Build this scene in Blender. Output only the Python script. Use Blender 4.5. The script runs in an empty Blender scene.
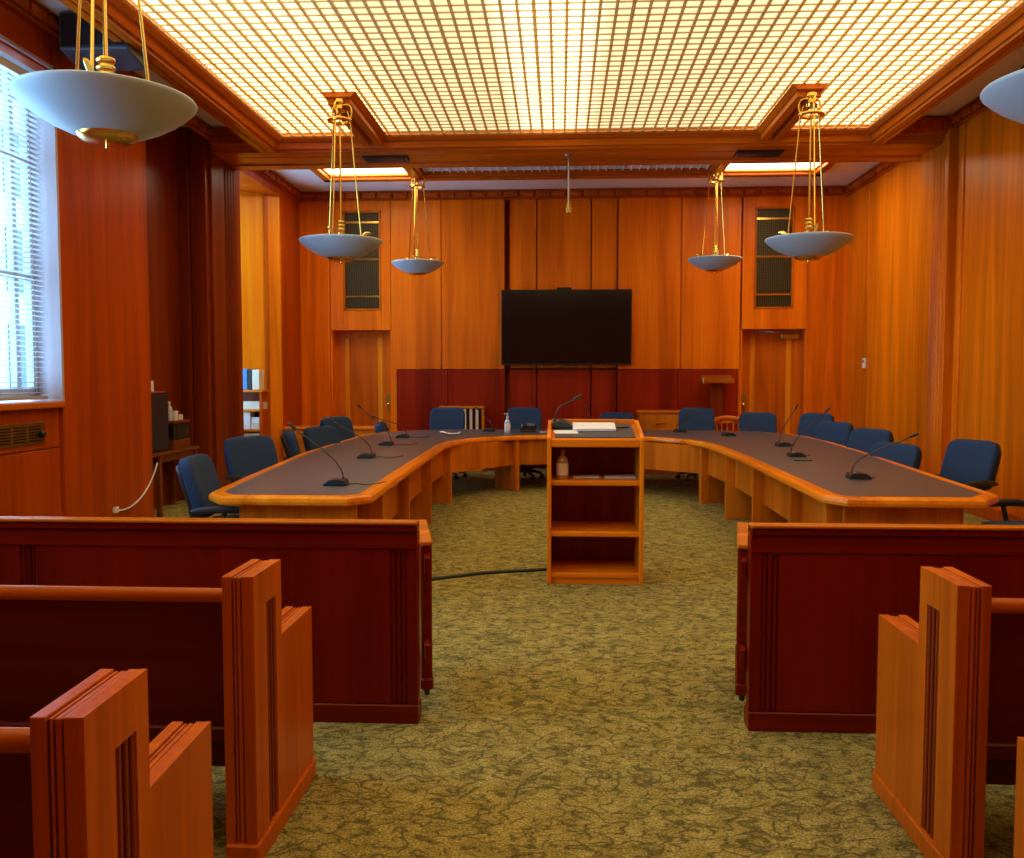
import bpy, bmesh, math, random
from mathutils import Vector, Matrix, Euler
random.seed(7)
PI = math.pi
SC = bpy.context.scene
COL = SC.collection

# ------------------------------------------------------------------ materials
def new_mat(name):
    m = bpy.data.materials.new(name); m.use_nodes = True
    nt = m.node_tree; nt.nodes.clear()
    out = nt.nodes.new('ShaderNodeOutputMaterial')
    b = nt.nodes.new('ShaderNodeBsdfPrincipled')
    nt.links.new(b.outputs[0], out.inputs[0])
    return m, nt, b
def N(nt, t, **kw):
    n = nt.nodes.new(t)
    for k, v in kw.items():
        if k.startswith('i_'):
            n.inputs[k[2:].replace('_', ' ')].default_value = v
        else: setattr(n, k, v)
    return n
def ramp(nt, fac, stops, interp='LINEAR'):
    r = nt.nodes.new('ShaderNodeValToRGB'); r.color_ramp.interpolation = interp
    els = r.color_ramp.elements
    while len(els) < len(stops): els.new(0.5)
    for e, (p, c) in zip(els, stops):
        e.position = p; e.color = (*c, 1) if len(c) == 3 else c
    nt.links.new(fac, r.inputs[0]); return r
def srgb(r, g, b):
    f = lambda c: (c/255/12.92 if c/255 <= .04045 else ((c/255+.055)/1.055)**2.4)
    return (f(r), f(g), f(b))
def plain(name, col, rough=.5, metal=0, spec=.5, noise=.0, nscale=40, bump=0, coat=0):
    m, nt, b = new_mat(name)
    b.inputs['Base Color'].default_value = (*col, 1)
    b.inputs['Roughness'].default_value = rough
    b.inputs['Metallic'].default_value = metal
    b.inputs['Specular IOR Level'].default_value = spec
    b.inputs['Coat Weight'].default_value = coat
    if noise or bump:
        tc = N(nt, 'ShaderNodeTexCoord')
        nz = N(nt, 'ShaderNodeTexNoise'); nz.inputs['Scale'].default_value = nscale
        nz.inputs['Detail'].default_value = 3
        nt.links.new(tc.outputs['Object'], nz.inputs['Vector'])
        if noise:
            lo = tuple(c*(1-noise) for c in col); hi = tuple(min(1, c*(1+noise)) for c in col)
            r = ramp(nt, nz.outputs['Fac'], [(.3, lo), (.7, hi)])
            nt.links.new(r.outputs[0], b.inputs['Base Color'])
        if bump:
            bp = N(nt, 'ShaderNodeBump'); bp.inputs['Strength'].default_value = bump
            bp.inputs['Distance'].default_value = .004
            nt.links.new(nz.outputs['Fac'], bp.inputs['Height']); nt.links.new(bp.outputs[0], b.inputs['Normal'])
    return m
def wood(name, dark, mid, light, axis='Z', rough=.36, coat=.06, band=.0, sc=1.0):
    """veneer: long streaks along one axis, broad tonal drift and fine pores"""
    m, nt, b = new_mat(name)
    tc = N(nt, 'ShaderNodeTexCoord')
    def mapped(s_long, s_cross):
        mp = N(nt, 'ShaderNodeMapping')
        s = [s_cross*sc]*3; s['XYZ'.index(axis)] = s_long*sc
        mp.inputs['Scale'].default_value = s
        nt.links.new(tc.outputs['Object'], mp.inputs['Vector']); return mp
    m1 = mapped(.35, 5.5); m2 = mapped(.8, 45); m3 = mapped(.18, 1.6)
    n1 = N(nt, 'ShaderNodeTexNoise'); n1.inputs['Scale'].default_value = 1; n1.inputs['Detail'].default_value = 4; n1.inputs['Distortion'].default_value = .6
    n2 = N(nt, 'ShaderNodeTexNoise'); n2.inputs['Scale'].default_value = 1; n2.inputs['Detail'].default_value = 3
    n3 = N(nt, 'ShaderNodeTexNoise'); n3.inputs['Scale'].default_value = 1; n3.inputs['Detail'].default_value = 2
    for mm, nn in ((m1, n1), (m2, n2), (m3, n3)): nt.links.new(mm.outputs[0], nn.inputs['Vector'])
    def math_(op, a, c):
        q = N(nt, 'ShaderNodeMath', operation=op)
        for i, v in enumerate((a, c)):
            if isinstance(v, (int, float)): q.inputs[i].default_value = v
            else: nt.links.new(v, q.inputs[i])
        return q.outputs[0]
    f = math_('ADD', math_('MULTIPLY', n1.outputs['Fac'], .45), math_('ADD', math_('MULTIPLY', n2.outputs['Fac'], .2), math_('MULTIPLY', n3.outputs['Fac'], .35)))
    r = ramp(nt, f, [(.34, dark), (.5, mid), (.66, light)])
    nt.links.new(r.outputs[0], b.inputs['Base Color'])
    b.inputs['Roughness'].default_value = rough
    b.inputs['Coat Weight'].default_value = coat; b.inputs['Coat Roughness'].default_value = .22
    b.inputs['Specular IOR Level'].default_value = .12
    return m
def shade(c, k): return tuple(min(1, x*k) for x in c)
def wood3(name, c, axis='Z', var=.38, **kw):
    d = (c[0]*(1-var), c[1]*(1-var*1.25), c[2]*(1-var)); l = (min(1, c[0]*(1+var)), c[1]*(1+var*1.35), c[2]*(1+var))
    return wood(name, d, c, l, axis, **kw)

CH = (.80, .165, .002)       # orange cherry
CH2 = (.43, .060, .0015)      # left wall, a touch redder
RD = (.27, .029, .004)       # dark red mahogany
M = {}
M['wall'] = wood3('cherry_wall_veneer', CH)
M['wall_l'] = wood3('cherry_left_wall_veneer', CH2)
M['wall_r'] = wood3('cherry_right_wall_veneer', (.70, .165, .002))
M['wains'] = wood3('red_wainscot_veneer', (.29, .018, .0015), var=.42)
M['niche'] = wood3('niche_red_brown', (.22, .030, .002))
M['trimx'] = wood3('cherry_trim_x', (.55, .12, .004), 'X', rough=.3)
M['trimy'] = wood3('cherry_trim_y', (.55, .12, .004), 'Y', rough=.3)
M['trimz'] = wood3('cherry_trim_z', (.55, .115, .004), 'Z', rough=.3)
M['corn'] = wood3('carved_cornice_wood', (.48, .085, .004), 'Z', var=.3)
M['barr'] = wood3('mahogany_barrier', (.18, .008, .001), rough=.3)
M['barrx'] = wood3('mahogany_barrier_rail', (.20, .011, .001), 'X', rough=.26)
M['cap'] = wood3('oiled_cap_rail', (.70, .20, .008), 'X', rough=.25)
M['pew'] = wood3('pew_cherry', (.58, .110, .003), rough=.3)
M['pewx'] = wood3('pew_cherry_rail', (.60, .13, .005), 'X', rough=.24)
M['pewd'] = wood3('pew_back_dark', (.12, .012, .002), 'X', rough=.4)
M['pewi'] = wood3('pew_groove_dark', (.24, .036, .005), rough=.4)
M['tab'] = wood3('table_panel_oak', (.60, .16, .006), rough=.35)
M['tabx'] = wood3('table_edge_wood', (.85, .24, .008), 'Y', rough=.22)
M['lec'] = wood3('lectern_oak', (.80, .22, .006), rough=.3)
M['lecx'] = wood3('lectern_shelf_wood', (.82, .22, .006), 'X', rough=.28)
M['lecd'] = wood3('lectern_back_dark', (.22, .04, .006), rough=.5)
M['door'] = wood3('door_cherry', (.62, .135, .004))
M['doorl'] = wood3('door_stile_light', (.8, .26, .008))
M['bay'] = wood3('bay_jamb_maple', (.9, .25, .006), rough=.35)
M['cred'] = wood3('credenza_oak', (.7, .2, .008), 'X')
M['desk'] = wood3('side_table_brown', (.20, .05, .012), 'Y')
M['white'] = plain('painted_plaster', (.86, .85, .86), .7, noise=.03, nscale=3)
M['bowl'] = plain('opal_glass_bowl', (.46, .60, .70), .4, spec=.4)
M['brass'] = plain('polished_brass', (.80, .52, .10), .22, metal=1)
M['brassd'] = plain('aged_brass', (.45, .30, .06), .38, metal=1, noise=.2)
M['meshd'] = plain('dark_brass_mesh', (.16, .115, .035), .45, metal=.6)
M['black'] = plain('black_plastic', (.012, .012, .013), .4)
M['blackm'] = plain('black_metal', (.045, .048, .055), .26, metal=.4)
M['screen'] = plain('tv_glass', (.004, .003, .004), .14, spec=.55)
M['fabric'] = plain('navy_fabric', (.024, .052, .120), .85, noise=.25, nscale=220, bump=.25, spec=.2)
M['plast'] = plain('charcoal_plastic', (.022, .023, .026), .45)
M['lam'] = plain('charcoal_laminate', (.070, .072, .080), .34, noise=.12, nscale=160, spec=.5)
M['grille'] = plain('dark_mesh', (.03, .024, .012), .6)
def louvre_mat():
    m, nt, b = new_mat('gilt_louvre')
    b.inputs['Base Color'].default_value = (.80, .64, .30, 1); b.inputs['Roughness'].default_value = .5
    tr = N(nt, 'ShaderNodeBsdfTranslucent'); tr.inputs[0].default_value = (.85, .70, .36, 1)
    mx = N(nt, 'ShaderNodeMixShader'); mx.inputs[0].default_value = .40
    out = [n for n in nt.nodes if n.type == 'OUTPUT_MATERIAL'][0]
    nt.links.new(b.outputs[0], mx.inputs[1]); nt.links.new(tr.outputs[0], mx.inputs[2]); nt.links.new(mx.outputs[0], out.inputs[0])
    return m
M['lou'] = louvre_mat()
M['steel'] = plain('brushed_steel', (.42, .42, .42), .35, metal=1)
M['paper'] = plain('white_paper', (.82, .82, .80), .7)
M['cream'] = plain('cream_card', (.75, .66, .48), .7)
M['wplast'] = plain('white_plastic', (.80, .80, .80), .4)
M['blue'] = plain('blue_book_cloth', (.05, .22, .50), .6)
M['amber'] = plain('sanitizer_amber', (.45, .30, .10), .15, spec=.6)
M['clear'] = plain('clear_blue_bottle', (.55, .66, .82), .12, spec=.7)
M['dblue'] = plain('speaker_blue_black', (.05, .062, .08), .5, noise=.2, nscale=90)
M['cable'] = plain('black_cable', (.012, .012, .014), .5)
M['green'] = plain('green_floor_cable', (.012, .022, .014), .7)
M['red'] = plain('red_folder', (.45, .03, .02), .6)
M['wframe'] = plain('window_frame_paint', (.42, .40, .38), .5)
M['blind'] = plain('aluminium_blind', (.72, .76, .80), .4, spec=.5)
M['jamb'] = plain('pale_window_reveal', (.50, .44, .48), .6)
M['rubber'] = plain('caster_rubber', (.015, .015, .015), .6)
M['stone'] = plain('pale_stone', (.30, .32, .36), .8, noise=.1, nscale=2)
M['outglass'] = plain('facade_glass', (.02, .04, .07), .3)

def glass_mat():
    m = bpy.data.materials.new('window_glass'); m.use_nodes = True; nt = m.node_tree; nt.nodes.clear()
    o = N(nt, 'ShaderNodeOutputMaterial'); mx = N(nt, 'ShaderNodeMixShader'); t = N(nt, 'ShaderNodeBsdfTransparent'); g = N(nt, 'ShaderNodeBsdfGlossy')
    t.inputs[0].default_value = (.93, .96, 1, 1); g.inputs['Roughness'].default_value = .02
    fr = N(nt, 'ShaderNodeLayerWeight'); fr.inputs[0].default_value = .12
    ml = N(nt, 'ShaderNodeMath', operation='MULTIPLY'); ml.inputs[1].default_value = .4; nt.links.new(fr.outputs['Facing'], ml.inputs[0])
    nt.links.new(ml.outputs[0], mx.inputs[0]); nt.links.new(t.outputs[0], mx.inputs[1]); nt.links.new(g.outputs[0], mx.inputs[2]); nt.links.new(mx.outputs[0], o.inputs[0])
    return m
M['glass'] = glass_mat()

def carpet_mat():
    m, nt, b = new_mat('leaf_pattern_carpet')
    tc = N(nt, 'ShaderNodeTexCoord')
    mp = N(nt, 'ShaderNodeMapping'); mp.inputs['Scale'].default_value = (8.5, 12.5, 1)
    nt.links.new(tc.outputs['Object'], mp.inputs['Vector'])
    def math_(op, a, c=0.0):
        q = N(nt, 'ShaderNodeMath', operation=op)
        for i, v in enumerate((a, c)):
            if isinstance(v, (int, float)): q.inputs[i].default_value = v
            else: nt.links.new(v, q.inputs[i])
        return q.outputs[0]
    def noise(sc, det, vec, dist=0):
        n = N(nt, 'ShaderNodeTexNoise'); n.inputs['Scale'].default_value = sc; n.inputs['Detail'].default_value = det; n.inputs['Distortion'].default_value = dist
        nt.links.new(vec, n.inputs['Vector']); return n.outputs['Fac']
    def lines(rot, off, wid):
        q = N(nt, 'ShaderNodeMapping'); q.inputs['Rotation'].default_value = (0, 0, rot); q.inputs['Location'].default_value = off
        nt.links.new(mp.outputs[0], q.inputs['Vector'])
        a = math_('ABSOLUTE', math_('SUBTRACT', noise(1.15, .6, q.outputs[0], .8), .5))
        l = ramp(nt, a, [(0, (1, 1, 1)), (wid, (0, 0, 0))]).outputs[0]
        return l, q
    l1, q1 = lines(0, (0, 0, 0), .075)
    l2, q2 = lines(1.9, (7, 3, 5), .065)
    mask = ramp(nt, noise(1.7, 1, q2.outputs[0]), [(.36, (0, 0, 0)), (.46, (1, 1, 1))]).outputs[0]
    mask2 = ramp(nt, noise(1.6, 1, q1.outputs[0]), [(.46, (1, 1, 1)), (.62, (0, 0, 0))]).outputs[0]
    L = math_('MAXIMUM', math_('MULTIPLY', l1, mask), math_('MULTIPLY', l2, mask2))
    fine = noise(110, 3, tc.outputs['Object'])
    broad = noise(9, 3, tc.outputs['Object'])
    base = ramp(nt, math_('ADD', math_('MULTIPLY', fine, .7), math_('MULTIPLY', broad, .3)), [(.34, (.13, .105, .02)), (.5, (.30, .245, .060)), (.66, (.54, .45, .14))])
    mx = N(nt, 'ShaderNodeMix', data_type='RGBA')
    nt.links.new(math_('MULTIPLY', L, .76), mx.inputs[0]); nt.links.new(base.outputs[0], mx.inputs[6]); mx.inputs[7].default_value = (.030, .032, .014, 1)
    nt.links.new(mx.outputs[2], b.inputs['Base Color'])
    b.inputs['Roughness'].default_value = .95; b.inputs['Specular IOR Level'].default_value = .1
    bp = N(nt, 'ShaderNodeBump'); bp.inputs['Strength'].default_value = .35; bp.inputs['Distance'].default_value = .006
    nt.links.new(math_('SUBTRACT', fine, L), bp.inputs['Height']); nt.links.new(bp.outputs[0], b.inputs['Normal'])
    return m
M['carpet'] = carpet_mat()

def diffuser_mat():
    """back-lit panel: fluorescent rows above it make it brighter along the middle and both sides"""
    m = bpy.data.materials.new('luminous_diffuser'); m.use_nodes = True; nt = m.node_tree; nt.nodes.clear()
    o = N(nt, 'ShaderNodeOutputMaterial'); e = N(nt, 'ShaderNodeEmission')
    tc = N(nt, 'ShaderNodeTexCoord'); sp = N(nt, 'ShaderNodeSeparateXYZ'); nt.links.new(tc.outputs['Object'], sp.inputs[0])
    mr = N(nt, 'ShaderNodeMapRange'); mr.inputs[1].default_value = -3.6; mr.inputs[2].default_value = 3.6; nt.links.new(sp.outputs[0], mr.inputs[0])
    A = (2.0, 1.40, .70); B = (.92, .68, .37); Cc = (2.1, 1.65, 1.0)
    r = ramp(nt, mr.outputs[0], [(.0, A), (.16, A), (.27, B), (.41, B), (.455, Cc), (.515, Cc), (.56, B), (.74, B), (.86, A), (1, A)])
    nt.links.new(r.outputs[0], e.inputs[0]); e.inputs[1].default_value = DIFF
    nt.links.new(e.outputs[0], o.inputs[0]); return m
DIFF = 1.35
M['diff'] = diffuser_mat()
def emit(name, col, s):
    m = bpy.data.materials.new(name); m.use_nodes = True; nt = m.node_tree; nt.nodes.clear()
    o = N(nt, 'ShaderNodeOutputMaterial'); e = N(nt, 'ShaderNodeEmission'); e.inputs[0].default_value = (*col, 1); e.inputs[1].default_value = s
    nt.links.new(e.outputs[0], o.inputs[0]); return m
M['lit'] = emit('lit_ceiling_panel', (1, .84, .55), 8.5)

# ------------------------------------------------------------------ mesh helpers
class MB:
    def __init__(s): s.bm = bmesh.new()
    def box(s, x0, x1, y0, y1, z0, z1, mat=None):
        r = bmesh.ops.create_cube(s.bm, size=1)
        T = Matrix.Translation(((x0+x1)/2, (y0+y1)/2, (z0+z1)/2)) @ Matrix.Diagonal((abs(x1-x0), abs(y1-y0), abs(z1-z0), 1))
        if mat is not None: T = mat @ T
        bmesh.ops.transform(s.bm, matrix=T, verts=r['verts']); return s
    def prism(s, pts, z0, z1, axis='Z', mat=None):
        """closed outline (2-D) pushed from z0 to z1 along axis; Z: (x,y), X: (y,z), Y: (x,z)"""
        def P(p, z):
            v = {'Z': (p[0], p[1], z), 'X': (z, p[0], p[1]), 'Y': (p[0], z, p[1])}[axis]
            return (mat @ Vector(v)) if mat is not None else Vector(v)
        a = [s.bm.verts.new(P(p, z0)) for p in pts]; b = [s.bm.verts.new(P(p, z1)) for p in pts]
        n = len(pts); fs = []
        for i in range(n): fs.append(s.bm.faces.new((a[i], a[(i+1) % n], b[(i+1) % n], b[i])))
        f1 = s.bm.faces.new(a[::-1]); f2 = s.bm.faces.new(b); f1.normal_update(); f2.normal_update()
        if n > 4: bmesh.ops.triangulate(s.bm, faces=[f1, f2])
        return s
    def tube(s, pts, r, n=8, cap=True):
        pts = [Vector(p) for p in pts]; rs = r if isinstance(r, (list, tuple)) else [r]*len(pts)
        rings = []; up = None
        for i, p in enumerate(pts):
            t = (pts[min(i+1, len(pts)-1)] - pts[max(i-1, 0)]).normalized()
            if up is None:
                up = Vector((0, 0, 1)) if abs(t.z) < .9 else Vector((1, 0, 0))
            u = (up - t*up.dot(t)).normalized(); up = u; w = t.cross(u)
            rings.append([s.bm.verts.new(p + (u*math.cos(2*PI*k/n) + w*math.sin(2*PI*k/n))*rs[i]) for k in range(n)])
        for a, b in zip(rings, rings[1:]):
            for k in range(n): s.bm.faces.new((a[k], a[(k+1) % n], b[(k+1) % n], b[k]))
        if cap: s.bm.faces.new(rings[0][::-1]); s.bm.faces.new(rings[-1])
        return s
    def lathe(s, prof, n=32, c=(0, 0, 0), mat=None):
        """profile of (r,z) turned round the z axis"""
        rings = []; c = Vector(c)
        for (r, z) in prof:
            if r < 1e-6:
                v = Vector((0, 0, z)) + c; rings.append([s.bm.verts.new(mat @ v if mat is not None else v)])
            else:
                ring = []
                for k in range(n):
                    v = Vector((r*math.cos(2*PI*k/n), r*math.sin(2*PI*k/n), z)) + c
                    ring.append(s.bm.verts.new(mat @ v if mat is not None else v))
                rings.append(ring)
        for a, b in zip(rings, rings[1:]):
            for k in range(n):
                q = [a[k % len(a)], a[(k+1) % len(a)], b[(k+1) % len(b)], b[k % len(b)]]
                u = []
                for v in q:
                    if v not in u: u.append(v)
                if len(u) > 2: s.bm.faces.new(u)
        return s
    def super(s, w, d, h, mat=None, e=.35, nu=28, nv=12, bend=0.0):
        """padded cushion: superellipsoid w x d x h"""
        def f(a, p): return math.copysign(abs(a)**p, a)
        rings = []
        for j in range(nv+1):
            v = -PI/2 + PI*j/nv
            if j in (0, nv):
                q = Vector((0, 0, h/2*f(math.sin(v), e))); ring = [q]
            else:
                ring = [Vector((w/2*f(math.cos(v), e)*f(math.cos(u), e), d/2*f(math.cos(v), e)*f(math.sin(u), e), h/2*f(math.sin(v), e))) for u in (2*PI*k/nu for k in range(nu))]
            out = []
            for q in ring:
                if bend: q.y -= bend*(q.x/(w/2))**2
                out.append(s.bm.verts.new(mat @ q if mat is not None else q))
            rings.append(out)
        for a, b in zip(rings, rings[1:]):
            for k in range(nu):
                q = [a[k % len(a)], a[(k+1) % len(a)], b[(k+1) % len(b)], b[k % len(b)]]
                u = []
                for v in q:
                    if v not in u: u.append(v)
                if len(u) > 2: s.bm.faces.new(u)
        return s
    def build(s, name, m, parent=None, bevel=0, smooth=False, seg=1):
        bmesh.ops.recalc_face_normals(s.bm, faces=s.bm.faces)
        me = bpy.data.meshes.new(name); s.bm.to_mesh(me); s.bm.free()
        me.materials.append(m)
        o = bpy.data.objects.new(name, me); COL.objects.link(o)
        if parent is not None: o.parent = parent
        if smooth:
            for p in me.polygons: p.use_smooth = True
            if smooth == 'auto':
                try: me.set_sharp_from_angle(angle=math.radians(35))
                except Exception: pass
        if bevel:
            b = o.modifiers.new('bevel', 'BEVEL'); b.width = bevel; b.segments = seg; b.limit_method = 'ANGLE'; b.angle_limit = math.radians(40)
        return o
def bez(p0, p1, p2, p3, n=12):
    p0, p1, p2, p3 = map(Vector, (p0, p1, p2, p3)); o = []
    for i in range(n+1):
        t = i/n; o.append(p0*(1-t)**3 + p1*3*t*(1-t)**2 + p2*3*t*t*(1-t) + p3*t**3)
    return o
def tag(o, label=None, cat=None, group=None, kind=None):
    if label: o['label'] = label
    if cat: o['category'] = cat
    if group: o['group'] = group
    if kind: o['kind'] = kind
    return o
def thing(name, label, cat, loc=(0, 0, 0), rz=0, group=None):
    o = bpy.data.objects.new(name, None); COL.objects.link(o); o.empty_display_size = .1
    o.location = loc; o.rotation_euler = (0, 0, rz)
    return tag(o, label, cat, group)
def struct(name, mb, m, parent=None, bevel=0, label=None):
    o = mb.build(name, m, parent, bevel)
    if parent is None: o['kind'] = 'structure'
    if label: o['label'] = label
    return o
def sempty(name, loc=(0, 0, 0)):
    o = bpy.data.objects.new(name, None); COL.objects.link(o); o.location = loc; o['kind'] = 'structure'; return o
def copy_tree(o, parent=None):
    c = o.copy(); COL.objects.link(c)
    if parent is not None: c.parent = parent
    for ch in [x for x in o.children]: copy_tree(ch, c)
    return c
def offset(pts, d):
    """inset a closed polygon by d (mitred); d>0 moves inwards for a counter-clockwise outline"""
    n = len(pts); A = sum(pts[i][0]*pts[(i+1) % n][1]-pts[(i+1) % n][0]*pts[i][1] for i in range(n))
    sg = 1 if A > 0 else -1; out = []
    for i in range(n):
        p, a, b = Vector(pts[i]), Vector(pts[i-1]), Vector(pts[(i+1) % n])
        e1 = (p-a).normalized(); e2 = (b-p).normalized()
        n1 = Vector((-e1.y, e1.x))*sg; n2 = Vector((-e2.y, e2.x))*sg
        k = (n1+n2); k = k/max(.35, k.dot(n1)) if k.length > 1e-6 else n1
        out.append(tuple(p + k*d))
    return out

# ------------------------------------------------------------------ the room
CZ = 4.68          # white soffit
GZ = 4.55          # louvre ceiling
BZ = 4.40          # underside of the beams
D = 15.0
XR = 4.71
YB = -2.6
struct('floor', MB().box(-5.6, 5.0, YB-.2, 15.6, -.1, 0), M['carpet'])
ceil = MB()
ceil.box(-5.6, -3.5, YB, 15.4, CZ, CZ+.12).box(3.73, 5.0, YB, 15.4, CZ, CZ+.12).box(-3.5, 3.73, 13.75, 15.4, CZ, CZ+.12)
ceil.box(-3.6, 3.85, YB, 15.0, CZ+.3, CZ+.4).box(-3.5, 3.73, YB, -1.4, CZ, CZ+.12)
struct('ceiling', ceil, M['white'])

# ---- right wall: two panelled stretches with a fluted pilaster under the beam
w = MB()
w.box(XR+.05, XR+.2, YB, 15.2, 0, CZ)
def panels_x(mb, x, s, ys, z0, z1, t=.05, gap=.014):
    for a, b in zip(ys, ys[1:]): mb.box(x, x+s*t, a+gap/2, b-gap/2, z0, z1)
panels_x(w, XR, 1, [-2.5, 0, 2.2, 4.4, 6.6, 8.8, 10.80], .14, 4.54)
panels_x(w, XR, 1, [11.94, 12.12, 14.05, 14.98], .14, 4.54)
w.box(XR-.004, XR+.05, 10.84, 10.98, .14, 4.54); w.box(XR+.02, XR+.05, 10.79, 10.85, .14, 4.54); w.box(XR+.03, XR+.05, 10.97, 11.07, .14, 4.54)
struct('wall_right', w, M['wall_r'], bevel=.004)
w = MB()
w.box(4.645, XR+.05, 11.10, 11.90, 0, CZ); w.box(4.625, XR+.04, 11.06, 11.16, 0, CZ-.002); w.box(4.625, XR+.04, 11.52, 11.93, 0, CZ-.002)
for k in range(4): w.tube([(4.648, 11.205+.09*k, .2), (4.648, 11.205+.09*k, 4.35)], .034, 10)
struct('trim_1', w, M['wall_r'], bevel=.006)
struct('baseboard_right', MB().box(XR-.03, XR+.06, YB, 11.05, 0, .14).box(XR-.03, XR+.06, 11.94, 15, 0, .14), M['corn'], bevel=.005)

# ---- left wall: window bay, pier, niche, pilaster, rear window bay
XL = -4.42
w = MB()
w.box(XL-.12, XL, 7.70, 9.42, 0, CZ)                      # pier between window and niche
w.box(XL-.012, XL+.006, 7.71, 7.80, .02, 4.3)
w.box(XL-.12, XL, 4.75, 5.2, 0, CZ); w.box(XL-.12, XL, YB, 2.4, 0, CZ)
for a, b in ((5.2, 7.70), (2.4, 4.75)):
    w.box(XL-.12, XL-.005, a, b, 4.2, CZ)
    w.box(XL-.10, XL-.035, a, b, 0, .30); w.box(XL-.10, XL-.035, a+.01, b-.01, .31, .93); w.box(XL-.10, XL-.035, a+.01, b-.01, .94, 1.29)
    w.box(XL-.30, XL-.10, a, b, 0, 1.29)
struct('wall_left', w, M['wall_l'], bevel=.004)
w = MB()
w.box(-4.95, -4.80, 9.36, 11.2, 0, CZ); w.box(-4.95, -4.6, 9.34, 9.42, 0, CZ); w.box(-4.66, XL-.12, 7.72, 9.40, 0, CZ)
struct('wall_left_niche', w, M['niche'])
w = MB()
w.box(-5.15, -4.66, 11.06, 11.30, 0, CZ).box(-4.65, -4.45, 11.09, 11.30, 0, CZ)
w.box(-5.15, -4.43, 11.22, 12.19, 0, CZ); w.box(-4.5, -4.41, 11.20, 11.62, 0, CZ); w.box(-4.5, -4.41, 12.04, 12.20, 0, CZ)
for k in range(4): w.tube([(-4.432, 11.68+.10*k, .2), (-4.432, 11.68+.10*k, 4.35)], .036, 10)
struct('trim_2', w, M['niche'], bevel=.006)  # left pilaster in darker wood, its shade put into the colour
# rear bay
w = MB()
w.prism([(-4.42, 13.95), (-4.90, 13.50), (-5.25, 13.50), (-5.25, 14.6), (-4.42, 14.6)], 0, 4.40)
w.box(-5.25, -5.05, 12.2, 13.6, 0, .95)
struct('trim_3', w, M['bay'])
w = MB()
w.box(-5.2, -4.405, 14.0, 15.2, 0, CZ); w.box(-5.2, -4.40, 12.2, 14.2, 4.40, CZ); w.box(-5.3, -5.1, 13.45, 14.2, 0, CZ)
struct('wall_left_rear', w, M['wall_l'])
struct('trim_4', MB().prism([(-4.56, 13.80), (-4.60, 13.765), (-4.585, 13.74), (-4.545, 13.775)], 0, 4.40), M['corn'])

def window(n, x, y0, y1, z0, z1, vs, hs, depth=.2):
    e = sempty('window_%d' % n, (x, (y0+y1)/2, z0))
    f = MB(); h = (y1-y0)/2
    f.box(-.04, .03, -h, -h+.07, 0, z1-z0).box(-.04, .03, h-.07, h, 0, z1-z0).box(-.04, .03, -h, h, z1-z0-.07, z1-z0).box(-.04, .03, -h, h, 0, .07)
    for v in vs: f.box(-.035, .025, v-.03, v+.03, 0, z1-z0)
    for q in hs: f.box(-.03, .02, -h, h, q-.025, q+.025)
    f.build('window_frame', M['wframe'], e, bevel=.004)
    MB().box(-.008, -.002, -h+.02, h-.02, .02, z1-z0-.02).build('window_pane', M['glass'], e)
    return e
for n, (a, b) in ((1, (5.25, 7.66)), (3, (2.45, 4.71))):  # the nearer one is unseen, added to throw blue daylight on the pendants
    e = window(n, XL-.22, a, b, 1.39, 4.2, (0.93, 0.25, -.62), (1.03, 2.03))
    r = MB(); hh = (b-a)/2
    r.box(-.05, .24, hh, hh+.035, -.05, 2.83).box(-.05, .24, -hh-.035, -hh, -.05, 2.83).box(-.05, .24, -hh, hh, 2.83, 2.86)
    r.build('window_reveal', M['jamb'], e)
    MB().box(-.06, .255, -hh-.03, hh+.03, -.10, -.045).build('window_sill', M['trimy'], e, bevel=.008)
window(2, -5.06, 12.25, 13.46, .98, 4.38, (0.0,), (1.7,))
def blind(y0, y1, label):
    t = thing('venetian_blind', label, 'window blind', (XL-.10, (y0+y1)/2, 1.365)); h = (y1-y0)/2
    s = MB(); k = 0; z = .06
    while z < 2.70:
        s.box(-.020, .020, -h, h, -.0008, .0008, Matrix.Translation((0, 0, z)) @ Matrix.Rotation(math.radians(-8), 4, 'Y')); z += .044
    s.build('slats', M['blind'], t)
    MB().box(-.025, .03, -h, h, 2.70, 2.77).build('headrail', M['blind'], t, bevel=.004)
    MB().box(-.018, .018, -h, h, .0, .03).build('bottom_rail', M['wframe'], t, bevel=.004)
    c = MB()
    for v in (-h+.2, -.25, .35, h-.18): c.tube([(.022, v, .02), (.022, v, 2.7)], .003, 5)
    c.build('ladder_cord', M['wframe'], t)
blind(5.29, 7.62, 'white slatted venetian blind hanging in the tall left window')

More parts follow.
